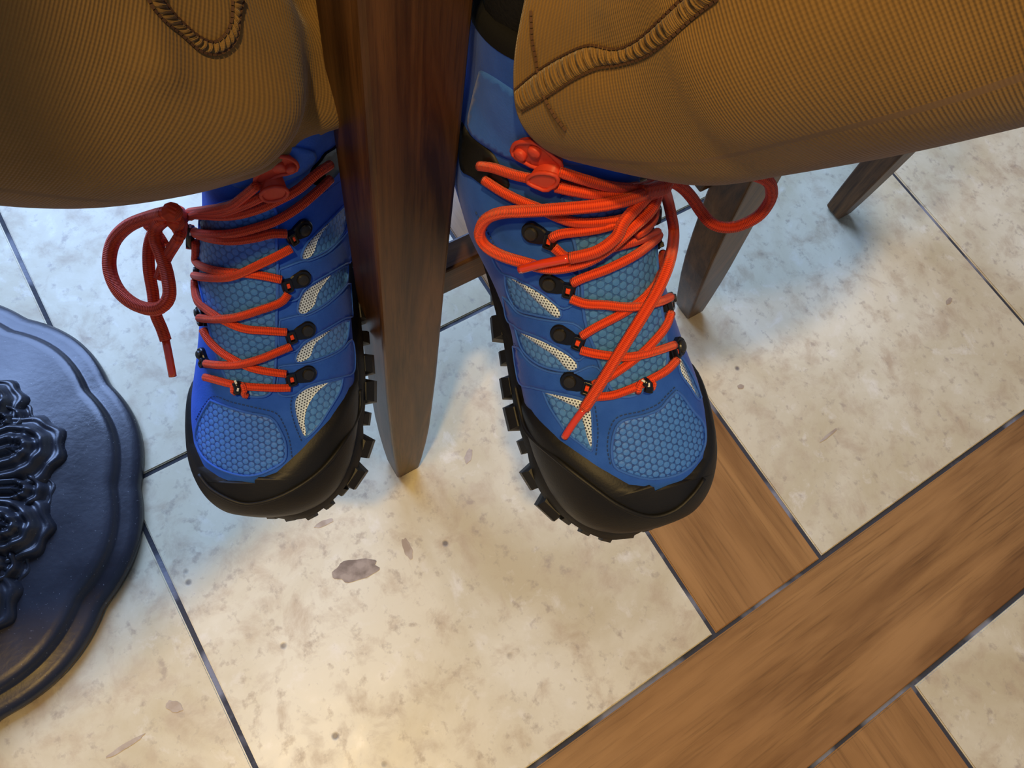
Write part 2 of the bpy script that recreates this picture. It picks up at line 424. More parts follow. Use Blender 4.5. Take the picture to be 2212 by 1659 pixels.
# ------------------------------------------------------------------ pedestal table
TC = np.array([-.554, .1874])
table = empty('pedestal_table', (TC[0], TC[1], 0), label='round bar table on a scalloped black cast iron pedestal base', cat='table')
reg(table, Matrix.Translation((TC[0], TC[1], 0)))
def scal(th, r, amp, n=12, ph=0.0):
    a = ((th - ph) * n / (2 * math.pi)) % 1.0
    return r * (1 + amp * (math.sin(math.pi * a) - .6))
PH = math.radians(6.4)
prof = [(.985, .000, .029), (1.0, .003, .029), (1.0, .010, .029), (.985, .0150, .029), (.955, .0165, .029), (.925, .0172, .030), (.916, .0180, .031), (.908, .0245, .032), (.892, .0275, .032), (.865, .0285, .030), (.74, .0310, .015), (.60, .0380, .0), (.45, .050, .0), (.30, .072, .0), (.20, .11, 0)]
nth = 240; RB = .261
V = []
for k, z, amp in prof:
    for i in range(nth):
        th = 2 * math.pi * i / nth; r = scal(th, RB * k, amp, 12, PH); V.append((r * math.cos(th), r * math.sin(th), z))
F = grid_faces(len(prof), nth); F.append(tuple(reversed(range(nth))))
mk('base_plate', V, F, MAT['iron'], table, local=True)
V, F, _ = tube([(0, 0, .10), (0, 0, .25), (0, 0, .6), (0, 0, 1.0), (0, 0, 1.02)], [.05, .038, .032, .038, .06], 32)
mk('column', V, F, MAT['iron'], table, local=True)
V, F = [], []
pr = [(0.0, 1.02), (.40, 1.02), (.433, 1.026), (.445, 1.035), (.445, 1.048), (.44, 1.052), (0.0, 1.052)]
for r, z in pr:
    for i in range(96): V.append((max(r, .001) * math.cos(i / 96 * 6.28319), max(r, .001) * math.sin(i / 96 * 6.28319), z))
F = grid_faces(len(pr), 96)
mk('table_top', V, F, MAT['chairwood'], table, local=True, label='dark round wooden top')
def dome(r):
    return float(np.interp(r, [.052, .078, .117, .157, .193, .225], [.11, .072, .050, .038, .031, .0285]))
def leaf(k, low=False):
    th0 = PH + (k + (1.0 if low else .5)) * math.pi / 6; rg = random.Random(k)
    e = np.array([math.cos(th0), math.sin(th0)]); sd = np.array([-e[1], e[0]])
    rc = .148 if k % 2 == 0 else .142; W = .046 if k % 2 == 0 else .042; tw = rg.uniform(-.12, .12); sink = 0.0
    if low: rc, W, sink = .146, .034, .007
    nd, nu = 34, 56; V = []
    for i in range(nd):
        d = W * (i / (nd - 1))
        for j in range(nu):
            u = j / (nu - 1)
            if u < .22: rad, side, ph = .062 + (rc - .062) * u / .22, d * (.42 + .58 * (u / .22) ** .7), 0
            elif u > .78: rad, side, ph = .062 + (rc - .062) * (1 - u) / .22, -d * (.42 + .58 * ((1 - u) / .22) ** .7), math.pi
            else:
                ph = math.pi * (u - .22) / .56; lob = 1 + .06 * (i / (nd - 1)) ** 3 * math.cos(ph * 9)
                rad, side = rc + d * math.sin(ph) * 1.05 * lob, d * math.cos(ph) * lob
            q = e * rad + sd * (side + tw * (rad - .1))
            x = i / (nd - 1)
            h = .021 * (1 - x ** 2.4) + .0042 * math.cos(2 * math.pi * (x * 3.4 + .08 * math.sin(3 * ph))) * (1 - .4 * x) + .003 * math.sin(ph * 9) * x * (1 - x) * 2
            if i == nd - 1: h = -.006
            V.append((q[0], q[1], dome(math.hypot(*q)) + max(h - sink, -.006)))
    F = grid_faces(nd, nu, False)
    return mk('acanthus_leaf', V, F, MAT['iron'], table, local=True)
for k in range(12): leaf(k); leaf(k, True)

# ------------------------------------------------------------------ boots
SS = .95
ST = [  # By,Bz, Ty,Tz, Wm,Wl, skew, power, xc    (+x medial, +y toe, +z up)
(.2935,.034,.2935,.040,.006,.006,.8,2.,-.002),
(.291,.026,.289,.054,.022,.022,.7,2.2,-.002),
(.284,.022,.278,.066,.035,.034,.62,2.3,-.001),
(.272,.020,.264,.073,.044,.043,.58,2.4,0),
(.254,.019,.247,.078,.051,.049,.55,2.4,0),
(.232,.019,.228,.083,.055,.051,.55,2.4,0),
(.206,.019,.208,.089,.056,.050,.55,2.35,.000),
(.178,.020,.188,.098,.054,.047,.58,2.3,.001),
(.148,.022,.168,.110,.051,.044,.62,2.3,.002),
(.115,.024,.149,.122,.048,.042,.68,2.3,.003),
(.082,.024,.133,.134,.047,.041,.74,2.3,.005),
(.050,.024,.120,.146,.046,.040,.8,2.3,.007),
(.022,.027,.111,.156,.045,.040,.85,2.3,.009),
(.003,.045,.106,.166,.045,.041,.9,2.2,.010),
(-.004,.078,.102,.176,.044,.041,.95,2.2,.012),
(-.003,.113,.097,.190,.044,.041,1.,2.2,.014),
(.000,.147,.091,.207,.045,.042,1.,2.2,.015),
(.000,.172,.085,.222,.046,.043,1.,2.2,.016)]
def ring(s, th):
    By, Bz, Ty, Tz, Wm, Wl, k, p, xc = s
    c = np.cos(th); sn = np.sin(th)
    hp = (1 - np.sign(c) * np.abs(c) ** (2 / p)) / 2; g = np.abs(sn) ** (2 / p)
    h = np.clip(hp, 0, 1) ** (1 / k)
    x = np.where(sn >= 0, Wm * g, -Wl * g) + xc
    return np.stack([x, By + (Ty - By) * h, Bz + (Tz - Bz) * h], -1)
NS, NR = 90, 72
ST = [tuple((.25 + (v - .25) * .86 if j in (0, 2) and v > .25 else v) for j, v in enumerate(r)) for r in ST]
S_ALL = cr(ST, NS)
UPPER = np.array([ring(s, np.arange(NR) / NR * 2 * np.pi) for s in S_ALL])
SO = [(.289,.000,.000),(.2875,.014,.013),(.282,.026,.024),(.273,.037,.034),(.260,.047,.043),(.243,.056,.049),(.222,.060,.052),(.198,.0605,.0525),(.170,.058,.051),(.140,.054,.049),(.105,.047,.046),(.070,.043,.044),(.040,.042,.042),(.016,.038,.037),(.000,.031,.027),(-.008,.013,.012),(-.010,0,0)]
POSE = {
 'R': (np.array([[-.95933951, .2501112, -.13081317], [-.20265972, -.93295168, -.29754027], [-.19646052, -.25893157, .94570487]]), np.array([.07935763, .34142748, .49542259])),
 'L': (np.array([[-.99858758, -.03358859, -.04116623], [.04516342, -.94473206, -.32471774], [-.02798424, -.3261183, .94491467]]), np.array([-.07985083, .37281997, .43747932]))}
RB_X = [-.050,-.048,-.0455,-.042,-.0335,-.0221,-.015,-.004,.0107,.0258,.0425,.0512,.0557]
RB_Y = [.185,.205,.222,.2393,.2538,.2601,.2625,.2615,.2560,.2414,.222,.2071,.1945]
_a = math.radians(-2.4); _Ry = np.array([[math.cos(_a), 0, math.sin(_a)], [0, 1, 0], [-math.sin(_a), 0, math.cos(_a)]])
_Rm, _t = POSE['R']; _c = np.array([0, .15, .09]) * SS
POSE['R'] = (_Rm @ _Ry, _t + _Rm @ _c - _Rm @ _Ry @ _c)
ZB_Y = [-.02,.06,.14,.18,.193,.21]; ZB_Z = [.026,.026,.030,.036,.041,.043]
class Boot:
    def __init__(s, side, label):
        s.side = side; s.mir = np.array([-1 if side == 'L' else 1, 1, 1.])
        Rm, t = POSE[side]; s.R, s.t = Rm, t
        rot = Matrix([list(r) for r in Rm])
        s.root = empty('hiking_boot', t, rot, label, 'boot', 'pair of blue hiking boots')
        reg(s.root, Matrix.Translation(Vector(t)) @ rot.to_4x4())
        s.flip = side == 'L'
    def w(s, L):
        L = np.array(L, float); L[..., 0] += (-.019 if s.side == 'R' else .004) * np.clip((L[..., 2] - .12) / .09, 0, 1.2)
        if s.side == 'R': L[..., 0] += np.where(L[..., 0] > 0, .011, .0) * np.clip((.15 - L[..., 1]) / .06, 0, 1) * (1 - np.clip((L[..., 2] - .10) / .06, 0, 1))
        return (L * SS * s.mir) @ s.R.T + s.t
    def fl(s, F): return [tuple(reversed(f)) for f in F] if s.flip else F
    def build(s):
        Vw = s.w(UPPER.reshape(-1, 3)); F = s.fl(grid_faces(NS, NR))
        F.append(tuple(range(NR)) if s.flip else tuple(reversed(range(NR))))
        s.up = mk('upper', Vw, F, MAT['suede'], s.root)
        s.bvh = BVHTree.FromPolygons([Vector(v) for v in Vw], F)
        # rubber toe bumper and rand
        rows = []
        for st in np.vstack([cr(ST, 520)[:180], cr(ST, 520)[180::6]]):
            if st[1] > .040 and st[0] < .1: break
            row = []
            for sg in (1, -1):
                th = np.linspace(0, math.pi, 2400); p = ring(st, sg * th); bare = (p[:, 2] > np.interp(p[:, 1], ZB_Y, ZB_Z)) & (p[:, 1] < np.interp(p[:, 0], RB_X, RB_Y))
                k = np.argmax(bare) if bare.any() else 2399
                full = k >= 2380; tt = np.linspace(0, th[max(k, 90)], 25); q = ring(st, sg * tt)
                cen = np.array([st[8], q[:, 1].mean(), np.interp(st[0], [.02, .28], [.03, .035])])
                d = q - cen; d[:, 1] = 0 if st[0] < .25 else d[:, 1] ; n = d / (np.linalg.norm(d, axis=1)[:, None] + 1e-9)
                if st[0] > .25: n[:, 1] += np.interp(st[0], [.25, .285], [0, .9]); n /= np.linalg.norm(n, axis=1)[:, None]
                off = np.full(25, .0030)
                if not full: off[-1] = -.0012; off[-2] = .0022
                q2 = q + n * off[:, None]
                row.append(q2)
            rows.append(np.vstack([row[0][::-1], row[1][1:]]))
        R_ = np.array(rows); n, m, _ = R_.shape
        mk('toe_rand', s.w(R_.reshape(-1, 3)), [tuple(reversed(f)) for f in s.fl(grid_faces(n, m, False))], MAT['rubber'], s.root, label='black rubber bumper round the toe')
        # sole unit
        So = cr(SO, 70); O = np.vstack([np.stack([So[:, 1], So[:, 0]], 1), np.stack([-So[::-1, 2], So[::-1, 0]], 1)[1:-1]])
        O = resample(O, .004, True); s.O = O
        cen = np.array([0, .14])
        V = []; lay = [(-.010, .006), (-.002, .0045), (0.0, .012), (.001, .018), (-.0015, .022), (-.006, .032)]
        T_ = np.roll(O, -1, 0) - np.roll(O, 1, 0); T_ /= np.linalg.norm(T_, axis=1)[:, None]; N_ = np.stack([T_[:, 1], -T_[:, 0]], 1)
        if ((N_ * (O - cen)).sum(1)).mean() < 0: N_ = -N_
        s.N = N_
        def spring(y): return .014 * np.clip((y - .21) / .085, 0, 1) ** 2
        s.spring = spring
        s.lip = (.0010 + .0060 * np.clip((O[:, 0] - .004) / .02, 0, 1)) * np.clip((O[:, 1] - .225) / .03, 0, 1)
        for off, z in lay:
            q = O + N_ * (off + s.lip)[:, None]; V += [(a, b, z + spring(b)) for a, b in q]
        n = len(O); Fs = grid_faces(len(lay), n); 
        bot = tuple(range(n)); top = tuple(range((len(lay) - 1) * n, len(lay) * n))
        Fs += [tuple(reversed(bot)), top]
        # orientation of outline
        area2 = (O[:, 0] * np.roll(O[:, 1], -1) - np.roll(O[:, 0], -1) * O[:, 1]).sum()
        if area2 < 0: Fs = [tuple(reversed(f)) for f in Fs]
        mk('midsole', s.w(V), s.fl(Fs), MAT['rubber'], s.root, label='black rubber sole')
        # lugs round the edge, one object each sharing a few meshes
        L = np.concatenate([[0], np.cumsum(np.linalg.norm(np.roll(O, -1, 0) - O, axis=1))])
        pos = 0; k = 0; rg = random.Random(11)
        while pos < L[-1] - .008:
            i = int(np.searchsorted(L, pos)) % n; c = O[i]; nn = N_[i]; tt = np.array([-nn[1], nn[0]])
            toe = c[1] > .262
            kind = 'toe' if toe else ('a' if k % 3 == 0 else 'b' if k % 3 == 1 else 'c')
            Mx = np.eye(4); Mx[:2, 0] = tt; Mx[:2, 1] = nn; c = c + nn * s.lip[i]; p = np.array([c[0], c[1], spring(c[1])])
            A = np.diag(list(s.mir * SS) + [1.]);
            Rl = np.array([[tt[0], nn[0], 0], [tt[1], nn[1], 0], [0, 0, 1]])
            o = bpy.data.objects.new('lug', s.lugmesh(kind)); link(o, s.root)
            MM = np.eye(4); MM[:3, :3] = np.diag(s.mir * SS) @ Rl; MM[:3, 3] = p * s.mir * SS
            o.matrix_local = Matrix(MM.tolist())
            pos += {'toe': .0112, 'a': .0192, 'b': .0192, 'c': .0225}[kind]; k += 1
        # padded collar lining
        top = UPPER[-1]; cen = top.mean(0); V = []
        nrm = np.array([0, -.43, .9]); nrm /= np.linalg.norm(nrm)
        for sc, dz in ((1.0, -.001), (1.015, .003), (.985, .0065), (.91, .0075), (.84, .004), (.80, -.006), (.78, -.03), (.75, -.055)):
            V.append(cen + (top - cen) * sc + nrm * dz)
        V = np.array(V); n = len(V)
        F = grid_faces(n, NR); F.append(tuple(range((n - 1) * NR, n * NR)))
        mk('collar_lining', s.w(V.reshape(-1, 3)), s.fl(F), MAT['lining'], s.root, label='black padded collar lining')
        s.collar = s.w(cen); s.cn = (nrm * s.mir) @ s.R.T
    LM = {}
    def lugmesh(s, kind):
        if kind in Boot.LM: return Boot.LM[kind]
        w, d, h, z0 = {'toe': (.0046, .0036, .0100, .001), 'a': (.0098, .0066, .0120, .0), 'b': (.0066, .0044, .0095, .0), 'c': (.0112, .0076, .0125, .0)}[kind]
        V = []
        for z, k, dd in ((z0, 1.0, d), (h, .93, d * .88), (h + .006, .78, d * .20)):
            V += [(-w * k, -.008, z), (w * k, -.008, z), (w * k * .72, dd, z), (-w * k * .72, dd, z)]
        F = grid_faces(3, 4) + [(3, 2, 1, 0), (8, 9, 10, 11)]
        me = bpy.data.meshes.new('lug'); me.from_pydata(V, [], F); me.materials.append(MAT['rubber']); Boot.LM[kind] = me
        return me
    # ---- things placed on the surface along camera rays
    def hit(s, px):
        d = Vector(ray(px)); loc, nor, _, _ = s.bvh.ray_cast(Vector(CAM), d)
        if loc is None:
            best = None
            for k in np.linspace(.2, .6, 60):
                q = Vector(CAM) + d * k; l, n_, _, dist = s.bvh.find_nearest(q)
                if best is None or dist < best[2]: best = (l, n_, dist)
            loc, nor = best[0], best[1]
        if nor.dot(d) > 0.35: nor = -nor
        return np.array(loc), np.array(nor)
    def surf(s, px, lift):
        p, n = s.hit(px); return p + n * lift
    def patch(s, name, poly, mat, lift=.0006, rim=None, label=None, parent=None, step=9, rimmat=None):
        poly = cr(list(poly) + [poly[0]], len(poly) * 5)[:-1]
        poly = resample(poly, step, True); n = len(poly)
        xs = np.arange(poly[:, 0].min(), poly[:, 0].max(), step); ys = np.arange(poly[:, 1].min(), poly[:, 1].max(), step)
        def inside(p):
            x, y = p; c = False; j = n - 1
            for i in range(n):
                if (poly[i, 1] > y) != (poly[j, 1] > y) and x < (poly[j, 0] - poly[i, 0]) * (y - poly[i, 1]) / (poly[j, 1] - poly[i, 1]) + poly[i, 0]: c = not c
                j = i
            return c
        inn = [(x + (step / 2 if k % 2 else 0), y) for k, y in enumerate(ys) for x in xs if inside((x + (step / 2 if k % 2 else 0), y)) and np.linalg.norm(poly - [x + (step / 2 if k % 2 else 0), y], axis=1).min() > step * .55]
        pts = [Vector((float(a), float(b))) for a, b in list(map(tuple, poly)) + inn]
        vs, es, fs, *_ = delaunay_2d_cdt(pts, [], [list(range(n))], 1, 1e-4)
        W = []; NN = []
        for v in vs:
            p, nn = s.hit((v.x, v.y)); W.append(p + nn * lift); NN.append(nn)
        W = np.array(W); NN = np.array(NN)
        an = NN.mean(0); an /= np.linalg.norm(an); e1 = np.cross(an, [0, 0, 1.]); e1 = e1 / np.linalg.norm(e1) if np.linalg.norm(e1) > .2 else np.array([1., 0, 0])
        ya = s.R[:, 1]; e2 = ya - an * (ya @ an); e2 /= np.linalg.norm(e2); e1 = np.cross(e2, an)
        uv = np.stack([W @ e1, W @ e2], 1) * 1000
        # image y is down: make faces look at the camera
        F = []
        for f in fs:
            a, b, c = W[f[0]], W[f[1]], W[f[2]]
            F.append(tuple(f) if np.cross(b - a, c - a) @ an > 0 else tuple(reversed(f)))
        # skirt down to the shoe so that the panel has thickness
        nb = n; W2 = list(W); uv2 = list(uv)
        for i in range(nb): W2.append(W[i] - NN[i] * (lift + .0006)); uv2.append(uv[i])
        for i in range(nb):
            j = (i + 1) % nb; q = (i, j, len(W) + j, len(W) + i)
            F.append(q)
        o = mk(name, W2, F, mat, parent or s.root, uv=uv2, label=label)
        if rim:
            P = np.vstack([W[:nb], W[:1]]); P = resample(P, .0025)
            V, Ft, UV = tube(P, rim, 6, False); mk('panel_edge', V, Ft, rimmat or MAT['suede_rim'], o if parent is None else parent)
        return o
    def path(s, pts, lift=.0028, bump=0.0, step=.0022):
        """pts: (px,py) on the boot with lift, (px,py,lift) or (px,py,'z',worldz)"""
        n = len(pts); P = []
        P2 = []
        for i, p in enumerate(pts):
            if len(p) == 4: q = at_z(p[:2], p[3])
            else:
                l = p[2] if len(p) == 3 else lift + bump * math.sin(math.pi * i / max(1, n - 1))
                q = s.surf(p[:2], l)
            P2.append(q)
        C = cr(P2, max(8, n * 8)); return resample(C, step)
    def laces(s, segs, r=.0024):
        mb = MB()
        for sg in segs:
            rad = sg.get('r', r); P = s.path(sg['p'], sg.get('l', .0028), sg.get('b', 0.0))
            V, F, U = tube(P, rad, 10); mb.add(V, F, U)
        return mb.build('lace', MAT['lace'], s.root, label='orange-red round braided lace')
    def aglet(s, pts, lift):
        P = s.path(pts, lift); V, F, U = tube(P, .0021, 10); mk('aglet', V, F, MAT['aglet'], s.root, label='glossy red lace tip')
    def hook(s, rivet, tip, dot=True, size=1.0):
        p, n = s.hit(rivet); q, n2 = s.hit(tip); n = (n + n2) / 2; n /= np.linalg.norm(n)
        d = q - p; d -= n * (d @ n); L = np.linalg.norm(d); d /= L; e = np.cross(n, d)
        r0 = .0054 * size; r1 = .0040 * size
        out = []
        for i in range(19):
            a = math.pi / 2 + math.pi * i / 18; out.append(d * r0 * math.cos(a) + e * r0 * math.sin(a))
        for sgn, k in ((-1, .45), (-1, .62), (-1, .98)): out.append(d * L * k + e * sgn * (r0 * .80 if k < .5 else r1 * .85 if k < .9 else r1))
        out.append(d * (L + .0016) - e * r1 * .8); out.append(d * (L + .0016) + e * r1 * .8)
        for k in (.98, .62, .45): out.append(d * L * k + e * (r0 * .80 if k < .5 else r1 * .85 if k < .9 else r1))
        out = np.array(out); m = len(out); V = []
        for z, sc in ((-.0008, 1.0), (.0020, 1.0), (.0027, .90)):
            c = out.mean(0); V += list(p + (out - c) * sc + c + n * z)
        F = grid_faces(3, m); F.append(tuple(range(2 * m, 3 * m)))
        vv = np.array(V); a, b, c = vv[0], vv[1], vv[m]
        base = mk('lace_hook', V, F, MAT['plastic'], s.root, smooth=False, label='black lace hook')
        # raised loop bar at the tip
        mb = MB()
        for k, w in ((L * .70, r1 * .9), (L + .0002, r1 * .95)):
            V, F = box_vf(p + d * k + n * .0034, d * .0008, e * w, n * .0013); mb.add(V, F)
        for sg in (-1, 1):
            V, F = box_vf(p + d * (L * .85) + e * sg * r1 * .78 + n * .0034, d * (L * .17), e * .0008, n * .0013); mb.add(V, F)
        o = mb.build('hook_loop', MAT['plastic'], base, smooth=False); bevel(o, .0004, 2)
        V = []; nr = 20
        for rr_, z in ((.0034, .0022), (.0034, .0034), (.0029, .0041), (.0012, .0043)):
            for i in range(nr):
                a = 2 * math.pi * i / nr; V.append(p + d * (rr_ * size * math.cos(a)) + e * (rr_ * size * math.sin(a)) + n * z)
        F = grid_faces(4, nr) + [tuple(range(3 * nr, 4 * nr))]
        mk('rivet', V, F, MAT['rivet'], base, smooth=False)
        if dot:
            V, F = box_vf(p + d * L * .86 + n * .0030, d * .0013, e * .0014, n * .0012); o = mk('lace_loop', V, F, MAT['lace'], base, smooth=False, label='orange lace showing through the hook'); bevel(o, .0004, 2)
    def stitches(s, paths, mat='thread', sp=.0024):
        mb = MB()
        for pts in paths:
            P = s.path(pts, .0004, 0, sp); T_ = np.gradient(P, axis=0)
            for i in range(0, len(P)):
                t = T_[i] / (np.linalg.norm(T_[i]) + 1e-9); nn = CAM - P[i]; nn /= np.linalg.norm(nn); sd = np.cross(t, nn)
                V, F = box_vf(P[i], t * sp * .32, sd * .00032, nn * .0003); mb.add(V, F)
        o = mb.build('stitching', MAT[mat], s.root, smooth=False); o['kind'] = 'stuff'

# ======================= image-right boot (left foot)
bR = Boot('R', 'blue hiking boot right of the chair leg, lace tail hanging over its toe'); bR.build()
bR.patch('toe_panel', [(1459,845),(1473,857),(1494,887),(1515,911),(1521,932),(1519,963),(1501,998),(1466,1023),(1424,1033),(1389,1032),(1348,1019),(1327,1005),(1321,970),(1328,929),(1344,908),(1389,897),(1424,883),(1442,862)], MAT['toe_mesh'], .0008, .0008, 'blue honeycomb mesh over the toe')
bR.patch('tongue', [(1215,425),(1238,510),(1255,600),(1264,690),(1290,770),(1316,835),(1345,856),(1385,846),(1420,815),(1438,775),(1430,700),(1420,640),(1414,560),(1408,480),(1395,425),(1300,395)], MAT['tongue_mesh'], .0012, .0009, 'teal blue mesh tongue')
for mesh, sl in (
    ([(1092,592),(1108,598),(1140,614),(1172,632),(1200,654),(1214,676),(1209,688),(1180,684),(1150,678),(1122,670),(1104,648),(1094,620)],
     [(1105,600),(1143,618),(1180,642),(1204,663),(1214,679),(1209,687),(1191,677),(1170,658),(1143,632),(1122,612)]),
    ([(1114,706),(1127,716),(1164,730),(1196,746),(1228,765),(1248,783),(1249,796),(1233,801),(1196,797),(1164,786),(1140,768),(1125,746)],
     [(1127,718),(1164,732),(1196,748),(1228,767),(1247,783),(1249,796),(1233,800),(1220,791),(1201,769),(1170,748),(1143,730)]),
    ([(1174,845),(1212,852),(1260,864),(1277,882),(1280,931),(1279,974),(1255,958),(1228,937),(1207,908),(1188,878)],
     [(1176,846),(1212,853),(1260,865),(1277,882),(1279,931),(1278,965),(1270,947),(1261,913),(1249,883),(1225,869),(1196,855)]),
    ([(1462,765),(1477,780),(1500,824),(1514,862),(1505,862),(1490,838),(1468,806)],
     [(1464,768),(1473,785),(1490,824),(1502,855),(1494,842),(1470,808)])):
    o = bR.patch('mesh_panel', mesh, MAT['side_mesh'], .0005, .0007, 'light blue mesh side window')
    bR.patch('dot_print', sl, MAT['dots'], .0009, None, 'white halftone dot print', parent=o, step=6)
for poly in ([(1090,640),(1104,652),(1122,674),(1150,684),(1180,690),(1210,694),(1250,702),(1288,755),(1262,768),(1248,778),(1228,761),(1196,742),(1164,726),(1127,712),(1114,702),(1098,688)],
             [(1112,748),(1125,752),(1140,774),(1164,792),(1196,803),(1233,807),(1252,800),(1288,790),(1312,838),(1280,872),(1260,860),(1212,848),(1174,841),(1150,835),(1124,824)],
             [(1064,548),(1100,552),(1150,570),(1200,580),(1240,588),(1250,640),(1225,665),(1208,660),(1180,636),(1143,612),(1105,594),(1088,588),(1076,575)]):
    bR.patch('suede_band', poly, MAT['suede'], .0012, .0006, 'blue suede band carrying a lace hook')
P = bR.path([(1100,836),(1118,892),(1152,932),(1215,990),(1280,1043),(1340,1086),(1400,1106),(1450,1094),(1488,1062),(1510,1030)], .0034); V, F, U = tube(P, .0014, 8); mk('rand_ridge', V, F, MAT['rubber'], bR.root)
bR.patch('ankle_strap', [(996,258),(1016,291),(1036,306),(1066,332),(1079,354),(1094,380),(1101,404),(1080,415),(1049,400),(1023,380),(998,358)], MAT['rubber'], .0014, None, 'black strap at the ankle')
bR.patch('collar_panel', [(1040,152),(1065,165),(1110,195),(1160,230),(1230,280),(1275,300),(1285,335),(1262,352),(1200,350),(1120,345),(1060,320),(1015,280),(1022,220)], MAT['suede_rim'], .0012, None, 'blue suede ankle panel')
for a, b, dt in (((1233,821),(1277,836),1), ((1212,719),(1258,738),1), ((1189,609),(1238,624),1), ((1152,500),(1198,518),1), ((1463,749),(1448,763),1)):
    bR.hook(a, b, bool(dt))
for a, b in (((1446,646),(1435,664)), ((1438,514),(1428,530))): bR.hook(a, b, True, .7)
RL = [
 dict(p=[(1279,853),(1320,850),(1355,838),(1376,829),(1403,815),(1431,799),(1452,778)], l=.0030),
 dict(p=[(1445,745),(1407,755),(1372,762),(1337,764),(1285,757),(1257,750)], l=.0034, b=.001),
 dict(p=[(1281,827),(1320,806),(1372,768),(1407,733),(1428,705),(1438,677)], l=.0030, b=-.0004),
 dict(p=[(1435,644),(1407,652),(1355,658),(1302,652),(1264,649),(1236,638)], l=.0034, b=.001),
 dict(p=[(1257,721),(1285,703),(1337,675),(1372,652),(1393,631),(1414,600),(1430,548)], l=.0030, b=-.0004),
 dict(p=[(1238,605),(1261,592),(1311,572),(1361,545),(1398,521),(1425,508)], l=.0034, b=.001),
 dict(p=[(1200,528),(1225,549),(1261,545),(1311,531),(1361,518),(1398,508),(1425,500)], l=.0030),
 dict(p=[(1196,508),(1214,498),(1261,491),(1295,485),(1328,475),(1385,464)], l=.0036),
 dict(p=[(1057,384),(1094,408),(1134,428),(1174,444),(1208,461),(1244,473),(1295,473),(1345,466),(1388,458)], l=.0034),
 dict(p=[(1049,352),(1077,354),(1121,367),(1167,377),(1214,388),(1261,397),(1311,399),(1361,398)], l=.0040),
 dict(p=[(1214,347),(1261,364),(1311,381),(1351,394),(1378,398)], l=.006),
 dict(p=[(1208,381),(1244,391),(1290,399),(1345,400)], l=.0065),
 # bow: loop on the left
 dict(p=[(1372,398,.010),(1345,400,.011),(1295,411,.011),(1228,424,.010),(1161,434,.010),(1111,441,.010),(1080,458,.010),(1069,485,.010),(1080,511,.010),(1111,531,.010),(1147,546,.010),(1194,558,.010),(1228,556,.010),(1268,541,.010),(1305,511,.011),(1335,475,.011),(1365,441,.011),(1376,412,.010)], r=.0029),
 dict(p=[(1238,525,.015),(1278,508,.016),(1305,481,.015),(1325,451,.013),(1348,420,.011),(1370,400,.010)], r=.0028),
 # long tail
 dict(p=[(1385,398,.010),(1397,412,.011),(1408,436,.012),(1414,468,.012),(1413,518,.011),(1405,568,.010),(1392,618,.009),(1370,668,.0085),(1337,733,.0085),(1302,803,.0085),(1266,872,.0075)], r=.0030),
 # loop on the right, hanging free
 dict(p=[(1378,394,.012),(1410,388,'z',.598),(1445,391,'z',.596),(1472,404,'z',.592),(1495,428,'z',.586),(1515,458,'z',.58),(1535,481,'z',.578),(1562,491,'z',.578),(1596,488,'z',.58),(1636,468,'z',.588),(1659,441,'z',.596),(1667,415,'z',.604),(1650,385,'z',.612),(1560,365,'z',.615),(1480,372,'z',.610),(1430,380,'z',.602),(1385,388,.012)], r=.0029),
 # knot
 dict(p=[(1352,392,.010),(1372,402,.012),(1392,398,.011),(1396,386,.009)], r=.0036),
 dict(p=[(1362,408,.009),(1376,396,.0135),(1384,380,.009)], r=.0036),
 dict(p=[(1378,436,.006),(1390,452,.006),(1387,474,.006),(1374,490,.006),(1358,500,.006)], r=.0020),
 # knotted bead on the lowest lace
 dict(p=[(1374,842,.0035),(1372,832,.0058),(1376,822,.0050),(1384,818,.0045)], r=.0018),
 dict(p=[(1398,838,.0035),(1402,828,.0056),(1400,818,.0045)], r=.0018)]
bR.laces(RL)
bR.aglet([(1156,551),(1194,538),(1238,525)], .0150)
bR.aglet([(1266,872),(1250,902),(1231,936)], .0072)
def bead(b, pts, lift):
    P = b.path(pts, lift); V, F, U = tube(P, .0024, 9); o = mk('lace_bead', V, F, MAT['plastic'], b.root, label='black bead with white thread on the lace')
    for k in range(0, len(P) - 1, 2):
        q = P[k]; nn = CAM - q; nn /= np.linalg.norm(nn); t = P[k + 1] - P[k]; t /= np.linalg.norm(t)
        V, F = box_vf(q + nn * .0023, t * .0011, np.cross(t, nn) * .0006, nn * .0004); mk('white_thread', V, F, MAT['white'], o, smooth=False)
bead(bR, [(1382,816),(1392,826),(1391,842)], .0056)
bead(bR, [(1384,440),(1397,458),(1392,480)], .0060)
bead(bR, [(1412,410),(1426,428),(1422,446)], .0045)
def keeper(b, discs, tab, oval, lift=.004):
    o = b.patch('lace_keeper', tab, MAT['keeper'], lift, .0011, 'red rubber lace keeper with two round studs', step=6, rimmat=MAT['keeper'])
    b_e = None
    for (px, r) in discs:
        p, n = b.hit(px); e = np.cross(n, [0, 0, 1.]); e /= np.linalg.norm(e); d = np.cross(n, e); V = []
        for rr_, z in ((r, lift - .001), (r, lift + .0016), (r * .88, lift + .0022), (r * .3, lift + .0024)):
            for i in range(20): a = i / 20 * 6.28319; V.append(p + e * rr_ * math.cos(a) + d * rr_ * math.sin(a) + n * z)
        mk('stud', V, grid_faces(4, 20) + [tuple(range(60, 80))], MAT['keeper'], o)
    b.patch('keeper_tab', oval, MAT['keeper'], lift + .005, .0010, None, parent=o, step=6, rimmat=MAT['keeper'])
